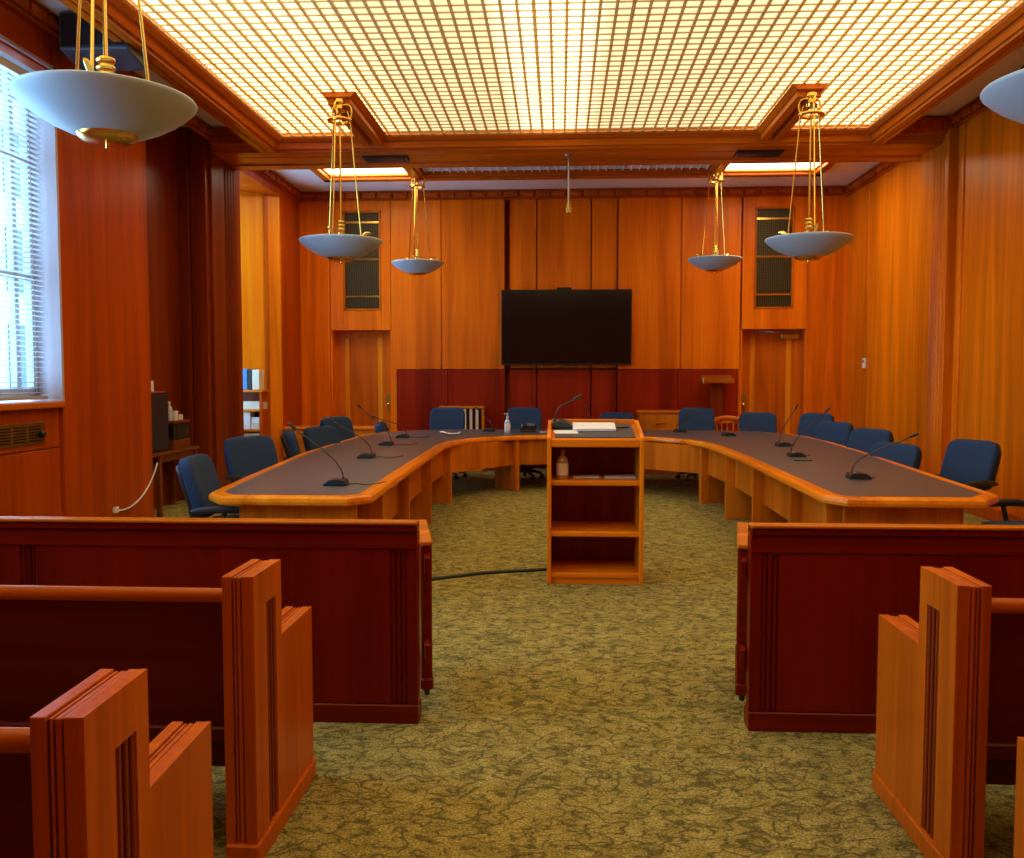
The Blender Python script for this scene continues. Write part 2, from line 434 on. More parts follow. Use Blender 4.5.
# ---- back wall
w = MB()
DW = [(-3.87, -2.88), (3.02, 4.04)]    # door recesses
DZ = 2.36
w.box(-5.2, 5.0, D+.42, D+.55, 0, CZ)
def bp(x0, x1, z0, z1, y=D): w.box(x0+.006, x1-.006, y, y+.42 if y == D else D+.5, z0, z1)
bp(-4.6, -3.9, 0, 4.56); bp(-2.86, -2.0, 1.70, 4.56); bp(-2.0, -.93, 1.70, 4.56)
bp(-2.86, -2.76, 0, 1.70)
bp(.958, 2.0, 1.70, 4.56); bp(2.0, 2.98, 1.70, 4.56); bp(2.955, 2.99, 0, 1.7); bp(4.06, 4.72, 0, 4.56)
for a, b in ((-.86, -.40), (-.39, .51), (.52, .95)): bp(a, b, 1.72, 4.55, D+.07)
w.box(-5.2, 5.0, D+.05, D+.5, 4.52, CZ)
for (a, b) in DW:                       # header boards above the doors, round the vent opening
    c0, c1 = (a+.20, a+.85) if a < 0 else (a+.17, a+.81)
    w.box(a-.02, c0, D, D+.42, DZ, 4.56); w.box(c1, b+.02, D, D+.42, DZ, 4.56); w.box(c0, c1, D, D+.42, DZ, 2.69); w.box(c0, c1, D, D+.42, 4.36, 4.56)
    w.box(a-.03, a, D+.02, D+.42, 0, DZ); w.box(b, b+.03, D+.02, D+.42, 0, DZ)
struct('wall_back', w, M['wall'], bevel=.004)
w = MB()
for a, b in ((-2.75, -1.9), (-1.89, -.93), (.958, 1.95), (1.96, 2.95)): w.box(a, b, D-.006, D+.42, .14, 1.69)
for a, b in ((-.86, -.40), (-.39, .51), (.52, .95)): w.box(a+.006, b-.006, D+.07, D+.42, .14, 1.69)
struct('trim_5', w, M['wains'], bevel=.003)
struct('baseboard_back', MB().box(-2.86, -.9, D-.03, D+.02, 0, .14).box(.95, 2.98, D-.03, D+.02, 0, .14).box(-4.6, -3.9, D-.03, D+.02, 0, .14).box(4.06, 4.7, D-.03, D+.02, 0, .14), M['corn'], bevel=.005)
for n, (a, b) in enumerate(DW, 1):
    e = sempty('door_%d' % n, ((a+b)/2, D+.20, 0)); h = (b-a)/2
    MB().box(-h, h, .03, .08, 0, DZ).build('door_leaf', M['door'], e)
    s = MB().box(-h, -h+.17, .012, .032, 0, DZ).box(h-.17, h, .012, .032, 0, DZ).box(-h+.172, h-.172, .012, .03, DZ-.12, DZ).box(-h+.172, h-.172, .012, .03, 0, .2)
    s.build('door_frame', M['door'], e, bevel=.004)
    ls = MB()
    for x in (-h+.21, h-.21): ls.box(x-.04, x+.04, .005, .03, .2, DZ-.12)
    ls.build('door_stile', M['doorl'], e, bevel=.006)
    sx = h-.06 if n == 1 else -h+.06
    lk = MB().box(sx-.045, sx+.045, -.004, .02, 1.02, 1.28)
    lk.build('lock_plate', M['brassd'], e, bevel=.003)
    MB().lathe([(0, 0), (.012, 0), (.013, .03), (.034, .045), (.036, .07), (.02, .085), (0, .087)], 14, mat=Matrix.Translation((sx, -.002, 1.1)) @ Matrix.Rotation(PI/2, 4, 'X')).build('door_knob', M['brass'], e, smooth=True)
    if n == 2:
        c = MB().box(h-.36, h-.06, -.06, .012, DZ-.16, DZ-.08); c.build('door_closer', M['brassd'], e, bevel=.006)
        MB().tube([(h-.28, -.05, DZ-.07), (h-.52, -.16, DZ-.05), (h-.72, -.01, DZ-.02)], .012, 6).build('closer_arm', M['steel'], e)
# brass grilles over the doors
for n, (a, lab) in enumerate(((-3.67, 'tall brass mesh ventilation grille above the left rear door'), (3.19, 'tall brass mesh ventilation grille above the right rear door'))):
    t = thing('ventilation_grille', lab, 'vent', (a+.325, D+.01, 2.69), 0, None)
    W, H = .325, 1.67
    f = MB().box(-W, -W+.035, -.02, .06, 0, H).box(W-.035, W, -.02, .06, 0, H).box(-W, W, -.02, .06, 0, .035).box(-W, W, -.02, .06, H-.035, H)
    f.build('frame', M['trimz'], t, bevel=.004)
    MB().box(-W+.02, W-.02, .045, .055, .02, H-.02).build('backing', M['grille'], t)
    g = MB()
    for k in range(19): g.box(-W+.05+k*.0306, -W+.056+k*.0306, .02, .035, .03, H-.03)
    for k in range(48): g.box(-W+.03, W-.03, .022, .033, .05+k*.0335, .054+k*.0335)
    g.build('mesh_screen', M['meshd'], t)
    for z in (.24, .86, 1.48): MB().box(-W+.03, W-.03, .005, .04, z-.016, z+.016).build('crossbar', M['brass'], t)

# ---- front wall behind the camera
struct('wall_front', MB().box(-5.2, 5.0, YB-.2, YB, 0, CZ), M['wall'])

# ---- carved cornice round the room
def cornice(mb, p0, p1, nrm):
    """band with raised carved blocks from p0 to p1 (x,y); nrm points into the room"""
    a, b = Vector((*p0, 0)), Vector((*p1, 0)); L = (b-a).length; t = (b-a)/L; nv = Vector((*nrm, 0))
    mat = Matrix(((t.x, nv.x, 0, a.x), (t.y, nv.y, 0, a.y), (0, 0, 1, 0), (0, 0, 0, 1)))
    mb.box(0, L, 0, .03, 4.53, CZ, mat); mb.box(0, L, 0, .08, CZ-.022, CZ-.003, mat); mb.box(0, L, 0, .055, 4.52, 4.54, mat)
    n = int(L/.26)
    for k in range(n):
        u = (k+.5)*L/n
        mb.box(u-.11, u+.11, .02, .075, 4.555, 4.648, mat)
        mb.box(u-.07, u+.07, .06, .088, 4.58, 4.625, mat)
c = MB()
cornice(c, (4.6, D+.02), (-4.4, D+.02), (0, -1))
struct('trim_6', c, M['corn'], bevel=.01)
c = MB()
cornice(c, (XR, 11.93), (XR, 14.95), (-1, 0)); cornice(c, (XR, -2.4), (XR, 11.06), (-1, 0))
struct('trim_7', c, M['corn'], bevel=.01)
c = MB()
cornice(c, (-4.42, 14.95), (-4.42, 12.2), (1, 0)); cornice(c, (-4.42, 11.2), (-4.42, -2.4), (1, 0))
struct('trim_8', c, M['corn'], bevel=.01)

# ---- beams framing the luminous ceiling
def prof_y(mb, xi, sgn, y0, y1, kk=1.0):
    """moulded side beam along y: xi is the edge next to the light, sgn the way outwards"""
    P = [(xi, GZ+.06), (xi, GZ-.01), (xi+sgn*.05, GZ-.05), (xi+sgn*.09, GZ-.05), (xi+sgn*.12, BZ+.03), (xi+sgn*.15, BZ+.03), (xi+sgn*.155, BZ), (xi+sgn*.25, BZ),
         (xi+sgn*.255, BZ+.02), (xi+sgn*.27, BZ+.02), (xi+sgn*.275, BZ), (xi+sgn*.36, BZ), (xi+sgn*.365, BZ+.05), (xi+sgn*.38, BZ+.05), (xi+sgn*.38, CZ+.02), (xi, CZ+.02)]
    mb.prism([(xi+(a-xi)*kk, z) for a, z in P], y0, y1, 'Y')
b = MB(); prof_y(b, -3.47, -1, -1.4, 11.3, .9); struct('trim_9', b, M['trimy'])
b = MB(); prof_y(b, 3.70, 1, -1.4, 11.3, .66); struct('trim_10', b, M['trimy'])
b = MB(); q = .28
P = [(10.85, GZ+.06), (10.85, GZ-.01), (10.90, GZ-.045), (10.93, GZ-.045), (10.96, BZ+.03), (10.99, BZ+.03), (11.0, BZ), (11.22, BZ), (11.225, BZ+.015), (11.25, BZ+.015), (11.255, BZ),
     (11.6, BZ), (11.605, BZ-.02), (11.82, BZ-.02), (11.83, BZ+.02), (11.86, BZ+.06), (11.86, CZ+.1), (10.85, CZ+.1)]
b.prism([(a+q, z) for a, z in P], -4.42, XR-.02, 'X')
struct('trim_11', b, M['trimx'])
b = MB()   # carved ends of the beam over the side soffits
for x0, x1 in ((-4.38, -3.80), (3.94, 4.68)):
    b.box(x0, x1, 11.08, 11.14, 4.47, CZ-.01)
    k = x0+.03
    while k < x1-.1: b.box(k, k+.11, 11.05, 11.10, 4.52, 4.63); k += .15
struct('trim_12', b, M['corn'], bevel=.01)
# rear coffer frame
b = MB()
CF = CZ-.08
b.box(-3.68, -3.56, 12.1, 13.92, CF, CZ+.3).box(3.80, 3.92, 12.1, 13.92, CF, CZ+.3)
b.box(-3.68, 3.92, 13.76, 13.92, CF, CZ+.3); b.box(-3.58, 3.82, 13.72, 13.77, CF+.04, CZ+.3)
for x in (-2.20, 2.32): b.box(x-.11, x+.11, 12.1, 13.8, CF+.02, CZ+.3); b.box(x-.06, x+.06, 12.1, 13.8, CF-.02, CF+.05)
struct('trim_13', b, M['trimx'], bevel=.008)
struct('trim_14', MB().box(-3.6, 3.8, YB, .3, GZ-.02, CZ), M['trimx'])

# ---- luminous ceiling: diffuser above a gilt egg-crate louvre
t = thing('luminous_ceiling', 'large glowing cream ceiling panel behind a gilt square lattice', 'ceiling light', (0, 0, GZ))
MB().box(-3.50, 3.73, .3, 11.2, .055, .075).build('diffuser', M['diff'], t)
g = MB(); n = 53
for k in range(n+1):
    x = -3.47 + 7.17*k/n; wd = .032 if k % 6 == 0 else .026
    g.box(x-wd/2, x+wd/2, 0.3, 11.15, .004, .020)
y = .36
while y < 11.15:
    g.box(-3.47, 3.70, y-.005, y+.005, .006, .018); y += .1345
g.build('lattice', M['lou'], t)
# rear coffer lights
for x0, x1, lab in ((-3.56, -2.31, 'small bright ceiling light panel in the left bay of the rear coffer'), (2.43, 3.80, 'small bright ceiling light panel in the right bay of the rear coffer')):
    t = thing('ceiling_light_panel', lab, 'ceiling light', ((x0+x1)/2, 12.7, CZ+.0)); h = (x1-x0)/2
    MB().box(-h, h, -.6, 1.06, 0, .02).build('lens', M['lit'], t)
    MB().box(-h, -h+.03, -.6, 1.06, -.02, 0).box(h-.03, h, -.6, 1.06, -.02, 0).box(-h, h, 1.02, 1.06, -.02, 0).build('rim', M['brass'], t)
t = thing('ceiling_louvre', 'grey unlit ceiling louvre in the middle of the rear coffer', 'ceiling vent', (.06, 12.7, CZ+.0))
g = MB()
for k in range(35): g.box(-2.13+k*.125, -2.116+k*.125, -.6, 1.06, 0, .06)
for k in range(12): g.box(-2.14, 2.14, -.58+k*.136, -.568+k*.136, .005, .055)
g.build('lattice', M['white'], t)
MB().box(-2.15, 2.15, -.6, 1.06, .10, .115).build('backing', M['white'], t)

# lamp brackets under the louvre
for x, lab in ((-2.34, 'wooden ceiling bracket carrying the left middle bowl pendant'), (2.55, 'wooden ceiling bracket carrying the right middle bowl pendant')):
    t = thing('ceiling_bracket', lab, 'bracket', (x, 10.2, GZ))
    MB().prism([(-.185, .004), (-.14, -.05), (.14, -.05), (.185, .004)], -.78, .94, 'Y').build('backing_board', M['trimy'], t)
    for s in (-1, 1): MB().box(s*.035, s*.125, -.72, .94, -.115, -.045).build('rail', M['trimy'], t, bevel=.006)
# things on the ceiling
t = thing('loudspeaker', 'dark loudspeaker box mounted high under the left soffit above window', 'loudspeaker', (-3.98, 7.75, 4.30))
MB().prism([(-.2, .05), (.16, -.02), (.2, .02), (.2, .36), (-.2, .36)], -.30, .30, 'X').build('cabinet', M['dblue'], t, bevel=.012)
MB().box(-.27, .27, -.212, -.195, .08, .34).build('speaker_cloth', M['black'], t)
MB().box(-.06, .06, -.04, .04, .35, .405).build('ceiling_mount', M['steel'], t)
t = thing('smoke_detector', 'round white smoke detector on the right soffit', 'smoke detector', (4.42, 8.8, CZ))
MB().lathe([(0, -.055), (.08, -.05), (.12, -.03), (.125, 0)], 24).build('housing', M['wplast'], t, smooth=True)
MB().lathe([(0, -.064), (.03, -.062), (.035, -.05)], 12).build('sensor', M['black'], t)
for x, y, lab in ((-2.26, 11.62, 'flat black air slot on beam underside by the left pendants'), (2.50, 11.60, 'flat black air slot on beam underside by the right pendants')):
    t = thing('air_slot', lab, 'vent', (x, y, BZ))
    MB().box(-.29, .29, -.13, .13, -.03, .01).build('housing', M['black'], t, bevel=.006)
    g = MB()
    for k in range(3): g.box(-.26, .26, -.09+k*.08, -.07+k*.08, -.036, -.03)
    g.build('fins', M['blackm'], t)
t = thing('ceiling_pole', 'thin grey metal pole hanging from the beam above the television', 'pole', (.10, 11.6, BZ))
MB().tube([(0, 0, 0), (0, 0, -.62)], .013, 10).build('tube', M['steel'], t)
MB().lathe([(0, -.02), (.045, -.02), (.045, 0)], 14).build('flange', M['steel'], t)
MB().lathe([(0, -.74), (.03, -.735), (.034, -.68), (.02, -.64), (.02, -.61), (0, -.6)], 14).build('sensor_tip', M['brassd'], t, smooth='auto')
MB().box(-.02, .045, -.02, .02, -.70, -.66).build('pivot', M['brassd'], t, bevel=.004)

# ------------------------------------------------------------------ pendant lamps
def make_pendant():
    t = thing('bowl_pendant', '-', 'pendant lamp')
    R = .435
    prof = [(.0, .0), (.12, .0), (.20, .026), (.28, .062), (.35, .105), (.40, .145), (.428, .172), (R, .186), (R-.004, .192), (.42, .18), (.34, .115), (.26, .07), (.16, .025), (.0, .012)]
    MB().lathe(prof, 56, (0, 0, -.186)).build('bowl', M['bowl'], t, smooth=True)
    cap = MB().lathe([(0, -.232), (.010, -.232), (.012, -.214), (.10, -.21), (.128, -.2), (.142, -.186), (.15, -.165), (.142, -.16), (0, -.175)], 36)
    cp = cap.build('bottom_cap', M['brass'], t, smooth='auto')
    MB().lathe([(0, -.244), (.011, -.24), (.013, -.233), (.006, -.228), (0, -.226)], 12).build('finial', M['brass'], cp, smooth=True)
    st = MB().tube([(0, 0, -.17), (0, 0, 1.42)], .011, 10).build('center_stem', M['brass'], t, smooth='auto')
    co = MB()
    for z in (.12, .158, .196): co.lathe([(.012, z-.008), (.042, z-.011), (.047, z), (.042, z+.011), (.012, z+.008)], 20)
    co.lathe([(.013, .05), (.05, .06), (.05, .08), (.013, .09)], 20)
    co.build('stem_rings', M['brass'], st, smooth='auto')
    for k in range(3):
        a = math.radians(8 + 120*k) ; ca, sa = math.cos(a), math.sin(a)
        rd = MB().tube([(.215*ca, .215*sa, .0), (.105*ca, .105*sa, 1.24), (.075*ca, .075*sa, 1.34)], .0085, 8).build('rod', M['brass'], t, smooth='auto')
        h = MB().tube(bez((.15*ca, .15*sa, -.09), (.20*ca, .20*sa, .03), (.22*ca, .22*sa, .10), (.31*ca, .31*sa, .095), 10), [.014]*6+[.016, .017, .017, .014, .008], 8)
        h.build('hook', M['brass'], rd, smooth='auto')
    MB().lathe([(.085, 1.225), (.125, 1.225), (.13, 1.237), (.125, 1.25), (.085, 1.25), (.082, 1.237), (.085, 1.225)], 28).build('ring', M['brass'], t, smooth='auto')
    hub = MB().lathe([(0, 1.30), (.05, 1.31), (.06, 1.34), (.035, 1.36), (.03, 1.40), (.055, 1.42), (.05, 1.45), (0, 1.455)], 20)
    for k in range(3):
        a = math.radians(8+120*k); hub.tube(bez((.03*math.cos(a), .03*math.sin(a), 1.40), (.13*math.cos(a), .13*math.sin(a), 1.44), (.14*math.cos(a), .14*math.sin(a), 1.34), (.1*math.cos(a), .1*math.sin(a), 1.25), 8), .011, 6)
    hub.build('hub', M['brass'], t, smooth='auto')
    return t
lamps = [(-2.33, 9.45, 3.005, 'left brass-rodded bowl pendant under the middle ceiling bracket', 1.015),
         (2.555, 9.42, 2.98, 'right brass-rodded bowl pendant under the middle ceiling bracket', 1.015),
         (-2.37, 4.62, 3.00, 'large near bowl pendant in front of the blinds at upper left', 1.03),
         (2.565, 4.62, 3.00, 'near bowl pendant cut off by the right edge of the photo', 1.03),
         (-2.19, 13.70, 3.32, 'small far left bowl pendant beside the left rear grille', .93),
         (2.31, 13.60, 3.33, 'small far right bowl pendant beside the right rear grille', .93)]
proto = make_pendant()
for i, (x, y, z, lab, s) in enumerate(lamps):
    o = proto if i == 0 else copy_tree(proto)
    o.location = (x, y, z); o.scale = (s, s, s); o['label'] = lab; o['group'] = 'bowl pendants in two rows'
    o.rotation_euler.z = math.radians([12, 22, 32, 20, 14, 22][i])

# ------------------------------------------------------------------ television
t = thing('television', 'large black flat television on the rear wall panelling', 'television', (.10, D, 1.77))
MB().box(-1.085, 1.085, -.085, -.03, 0, 1.25).build('casing', M['black'], t, bevel=.006)
MB().box(-1.068, 1.068, -.0875, -.08, .022, 1.236).build('screen', M['screen'], t)
MB().box(-.35, .35, -.04, .075, .35, .9).build('wall_mount', M['blackm'], t)
MB().box(-.08, .08, -.085, -.07, -.02, .0).build('logo_tab', M['plast'], t)
t = thing('conference_camera', 'small black camera bar perched on top of the television', 'camera', (.06, D-.06, 3.021))
MB().box(-.12, .12, -.03, .03, 0, .035).build('body', M['black'], t, bevel=.008)
MB().lathe([(0, 0), (.012, 0), (.014, .008), (0, .01)], 12, mat=Matrix.Translation((0, -.028, .018)) @ Matrix.Rotation(PI/2, 4, 'X')).build('lens', M['screen'], t)
t = thing('thermostat', 'small white thermostat on the right wall panelling', 'thermostat', (XR, 14.08, 1.70))
MB().box(-.028, 0, -.055, .055, 0, .16).build('housing', M['wplast'], t, bevel=.006)
MB().box(-.031, -.027, -.03, .03, .09, .13).build('display', M['plast'], t)

# ------------------------------------------------------------------ radiator grille below the window
t = thing('radiator_grille', 'aged brass slotted radiator grille below the left window', 'radiator grille', (XL-.035, 6.45, .985))
MB().box(0, .012, -1.0, 1.0, 0, .19).build('frame', M['brassd'], t, bevel=.003)
s = MB()
for c in range(9):
    for k in range(6): s.box(.010, .015, -.93+c*.212, -.93+c*.212+.165, .028+k*.024, .040+k*.024)
s.build('slot', M['black'], t)
MB().lathe([(0, 0), (.03, 0), (.032, .03), (.02, .045), (0, .047)], 16, mat=Matrix.Translation((.012, .93, .085)) @ Matrix.Rotation(PI/2, 4, 'Y')).build('knob', M['black'], t, smooth='auto')
t = thing('power_cord', 'white cord sagging along the foot of the wood pier', 'cord', (XL+.012, 8.57, .24))
MB().tube(bez((0, 0, 0), (0, .35, -.09), (0, .75, .1), (0.0, .93, .38), 18), .009, 8).build('cable', M['wplast'], t, smooth=True)
MB().box(-.012, .02, -.05, .03, -.03, .03).build('plug', M['wplast'], t, bevel=.006)

# ------------------------------------------------------------------ side table in the niche and what stands on it
t = thing('side_table', 'dark wooden side table standing in the left wall niche', 'table', (-4.60, 10.05, 0))
MB().box(-.18, .17, -.60, .66, .68, .72).build('tabletop', M['desk'], t, bevel=.006)
for x in (-.14, .14):
    for y in (-.40, .58): MB().box(x-.025, x+.025, y-.025, y+.025, 0, .68).build('leg', M['desk'], t, bevel=.004)
MB().box(-.14, .14, -.4, .58, .60, .68).build('apron', M['desk'], t, bevel=.003)
t = thing('equipment_cabinet', 'tall black box cabinet on the side table in the niche', 'cabinet', (-4.62, 9.72, .72))
MB().box(-.16, .15, -.24, .22, 0, .67).build('body', M['black'], t, bevel=.006)
MB().box(.15, .156, -.22, .2, .03, .64).build('front_panel', M['blackm'], t, bevel=.003)
t = tag(MB().box(-.14, .14, -.17, .17, 0, .012).build('folder', M['red'], bevel=.002), 'thin red folder lying on the tall black cabinet', 'folder'); t.location = (-4.62, 9.72, 1.39)
t = tag(MB().box(-.004, .004, -.045, .045, 0, .12).build('card', M['paper']), 'small white card standing on the red folder', 'card'); t.location = (-4.50, 9.60, 1.402)
t = thing('printer', 'squat dark printer beside the tall black cabinet in niche', 'printer', (-4.62, 10.25, .72))
MB().box(-.18, .17, -.22, .24, 0, .11).build('paper_tray', M['desk'], t, bevel=.006)
MB().box(-.17, .165, -.21, .23, .11, .30).build('body', M['black'], t, bevel=.01)
MB().box(-.18, .175, -.22, .24, .30, .335).build('lid', M['desk'], t, bevel=.008)
g = MB()
for k in range(3): g.box(.165, .17, -.15, .17, .16+k*.04, .18+k*.04)
g.build('paper_slot', M['plast'], t)
def bottle(name, label, loc, body, h=.2, r=.034, pump=True, cap=None, cat='bottle', lab=None):
    t = thing(name, label, cat, loc)
    MB().lathe([(0, 0), (r*.95, 0), (r, .006), (r, h*.68), (r*.85, h*.78), (r*.38, h*.88), (r*.36, h), (0, h)], 20).build('bottle_body', body, t, smooth='auto')
    if pump:
        p = MB().lathe([(0, h-.004), (r*.46, h-.004), (r*.46, h+.02), (r*.16, h+.026), (r*.14, h+.055), (0, h+.056)], 14)
        p.box(-.006-.045, .014, -.008, .008, h+.05, h+.064); p.build('pump', cap, t, smooth='auto')
    else:
        MB().lathe([(0, h-.004), (r*.45, h-.004), (r*.45, h+.022), (0, h+.024)], 14).build('cap', cap, t, smooth='auto')
    if lab: MB().lathe([(r+.0008, h*.15), (r+.0012, h*.16), (r+.0012, h*.58), (r+.0008, h*.6)], 20).build('sticker', lab, t, smooth='auto')
    return t
bottle('water_bottle', 'clear water bottle standing on the printer in niche', (-4.54, 10.12, 1.055), M['clear'], .20, .036, False, M['wplast'])
for k, (y, x, lab) in enumerate(((10.24, -4.53, 'white paper cup on the printer next to the water bottle'), )):
    t = tag(MB().lathe([(0, 0), (.032, 0), (.042, .11), (.039, .11), (.03, .006), (0, .006)], 18).build('paper_cup', M['paper'], smooth='auto'), lab, 'cup'); t.location = (x, y, 1.055)
t = tag(MB().lathe([(.02, 0), (.055, 0), (.055, .06), (.02, .06), (.02, 0)], 20).build('tape_roll', M['cream'], smooth='auto'), 'cream roll lying on the printer lid at its far end', 'roll'); t.location = (-4.55, 10.38, 1.055)

# ------------------------------------------------------------------ bookcase in the rear bay, credenza along the rear left
t = thing('bookcase', 'low wooden bookcase in the bright rear left window bay', 'bookcase', (-4.76, 13.20, 0))
for x in (-.31, .29): MB().box(x-.012, x+.03, -.14, .14, 0, 1.34).build('side_panel', M['wall_l'], t, bevel=.003)
for z in (.06, .42, .78, 1.08): MB().box(-.30, .30, -.14, .13, z-.03, z).build('shelf', M['cred'], t, bevel=.003)
MB().box(-.34, .34, -.16, .15, 1.34, 1.375).build('top_board', M['cred'], t, bevel=.004)
MB().box(-.3, .3, .12, .135, .05, 1.34).build('back_panel', M['niche'], t)
def book(name, loc, w, d, h, m, label, cat, group=None):
    o = MB(); o.box(0, w, 0, d, 0, h); b = o.build(name, m, None, bevel=min(.006, w*.15)); b.location = loc
    return tag(b, label, cat, group)
book('book', (-4.750, 13.11, 1.375), .075, .2, .31, M['blue'], 'blue upright book on top of the rear bay bookcase', 'book')
book('book', (-4.672, 13.11, 1.375), .065, .2, .31, M['black'], 'black upright binder between blue book and cream book', 'book')
book('book', (-4.602, 13.11, 1.375), .11, .2, .30, M['cream'], 'cream upright binder at right end of bookcase top', 'book')
book('archive_box', (-4.740, 13.10, 1.08), .30, .2, .12, M['cream'], 'flat cream box on the uppermost inner bookcase shelf', 'box')
book('binder', (-4.745, 13.10, .78), .11, .2, .27, M['paper'], 'tall white binder on the middle bookcase shelf', 'binder')
book('paper_stack', (-4.625, 13.10, .78), .13, .2, .10, M['cream'], 'lower cream paper stack beside the tall white binder', 'paper')
book('paper_stack', (-4.620, 13.11, .88), .12, .19, .08, M['paper'], 'upper white paper stack beside the tall white binder', 'paper')
book('binder', (-4.745, 13.10, .42), .14, .2, .31, M['cream'], 'left cream binder on the lower bookcase shelf', 'binder')
book('binder', (-4.600, 13.10, .42), .12, .2, .31, M['paper'], 'right pale binder on the lower bookcase shelf', 'binder')
t = thing('credenza', 'long low oak credenza along the rear wall at left', 'cabinet', (-3.57, 14.05, 0))
MB().box(-.80, .80, -.24, .24, 0, .74).build('body', M['cred'], t, bevel=.004)
MB().box(-.82, .82, -.26, .25, .74, .775).build('top_board', M['lecx'], t, bevel=.006)
for x in (-.79, -.255, .28):
    dd = MB().box(x+.01, x+.515, -.258, -.24, .06, .71).build('door', M['cred'], t, bevel=.004)
    MB().tube([(x+.44, -.258, .55), (x+.44, -.28, .56), (x+.44, -.28, .64), (x+.44, -.258, .65)], .006, 6).build('handle', M['brassd'], dd)

# ------------------------------------------------------------------ the horseshoe table
TZ = .765
inner = [(-1.26, 5.92), (-1.29, 7.2), (-1.33, 9.2), (-1.35, 10.4), (-1.31, 10.95), (-1.18, 11.42), (-.9, 11.83), (-.5, 12.12), (0, 12.26), (.4, 12.26), (.85, 12.14), (1.25, 11.88), (1.55, 11.5), (1.72, 11.0), (1.78, 10.4), (1.80, 9.0), (1.77, 6.08)]
outer = [(1.88, 5.90), (2.76, 5.88), (2.97, 6.15), (3.08, 7.5), (3.24, 9.3), (3.36, 11.0), (3.36, 12.2), (3.2, 12.9), (2.8, 13.35), (2.1, 13.58), (.3, 13.7), (-1.5, 13.58), (-2.15, 13.35), (-2.58, 12.9), (-2.74, 12.2), (-2.75, 10.5), (-2.72, 9.07), (-2.53, 7.0), (-2.42, 5.98), (-2.27, 5.77), (-1.40, 5.76)]
out = inner + outer
tbl = thing('conference_table', 'horseshoe conference table with charcoal top and orange wood edge', 'table', (0, 0, 0))
e = MB(); n = len(out)
rings = []
for d, z in ((.02, TZ-.062), (.004, TZ-.054), (0, TZ-.035), (.006, TZ-.014), (.024, TZ-.001), (.105, TZ)):
    rings.append([e.bm.verts.new((*p, z)) for p in offset(out, d)])
for a, b in zip(rings, rings[1:]):
    for k in range(n): e.bm.faces.new((a[k], a[(k+1) % n], b[(k+1) % n], b[k]))
f = e.bm.faces.new(rings[0][::-1]); f.normal_update(); bmesh.ops.triangulate(e.bm, faces=[f])
e.build('edge_band', M['tabx'], tbl)
MB().prism(offset(out, .1045), TZ-.05, TZ+.0015).build('tabletop', M['lam'], tbl)
# panel legs along the inner edge with modesty panels between
def along(path, s):
    for a, b in zip(path, path[1:]):
        a, b = Vector(a), Vector(b); L = (b-a).length
        if s <= L: return a+(b-a)*s/L, (b-a)/L
        s -= L
    return Vector(path[-1]), (Vector(path[-1])-Vector(path[-2])).normalized()
inr = inner
def arclen(pt):
    best = None; acc = 0
    for a, b in zip(inr, inr[1:]):
        a, b, p = Vector(a), Vector(b), Vector(pt); L = (b-a).length; u = max(0, min(1, (p-a).dot(b-a)/L/L)); d = (a+(b-a)*u-p).length
        if best is None or d < best[0]: best = (d, acc+u*L)
        acc += L
    return best[1]
legpos = [arclen(p) for p in ((-1.27, 6.5), (-1.3, 7.8), (-1.33, 9.35), (-1.32, 10.93), (-.57, 12.1), (.42, 12.26), (1.70, 11.05), (1.79, 9.85), (1.8, 8.5), (1.78, 7.1), (1.77, 6.12))]
prev = None
for q in legpos:
    p, tg = along(inr, q); nv = Vector((-tg.y, tg.x))   # outwards (under the top)
    mat = Matrix(((tg.x, nv.x, 0, p.x), (tg.y, nv.y, 0, p.y), (0, 0, 1, 0), (0, 0, 0, 1)))
    MB().box(-.03, .03, .03, .58, .0, TZ-.06, mat).build('panel_leg', M['tab'], tbl, bevel=.005)
    c = p + nv*.14
    if prev is not None:
        a, b = prev, c; L = (b-a).length; u = (b-a)/L; w2 = Vector((-u.y, u.x))
        m2 = Matrix(((u.x, w2.x, 0, a.x), (u.y, w2.y, 0, a.y), (0, 0, 1, 0), (0, 0, 0, 1)))
        MB().box(.02, L-.02, -.012, .012, .36, TZ-.06, m2).build('modesty_panel', M['tab'], tbl)
    prev = c
MB().box(-2.16, -1.36, 5.86, 5.90, 0, TZ-.06).build('end_panel', M['tab'], tbl, bevel=.004)
MB().box(1.90, 2.68, 6.02, 6.06, 0, TZ-.06).build('end_panel', M['tab'], tbl, bevel=.004)

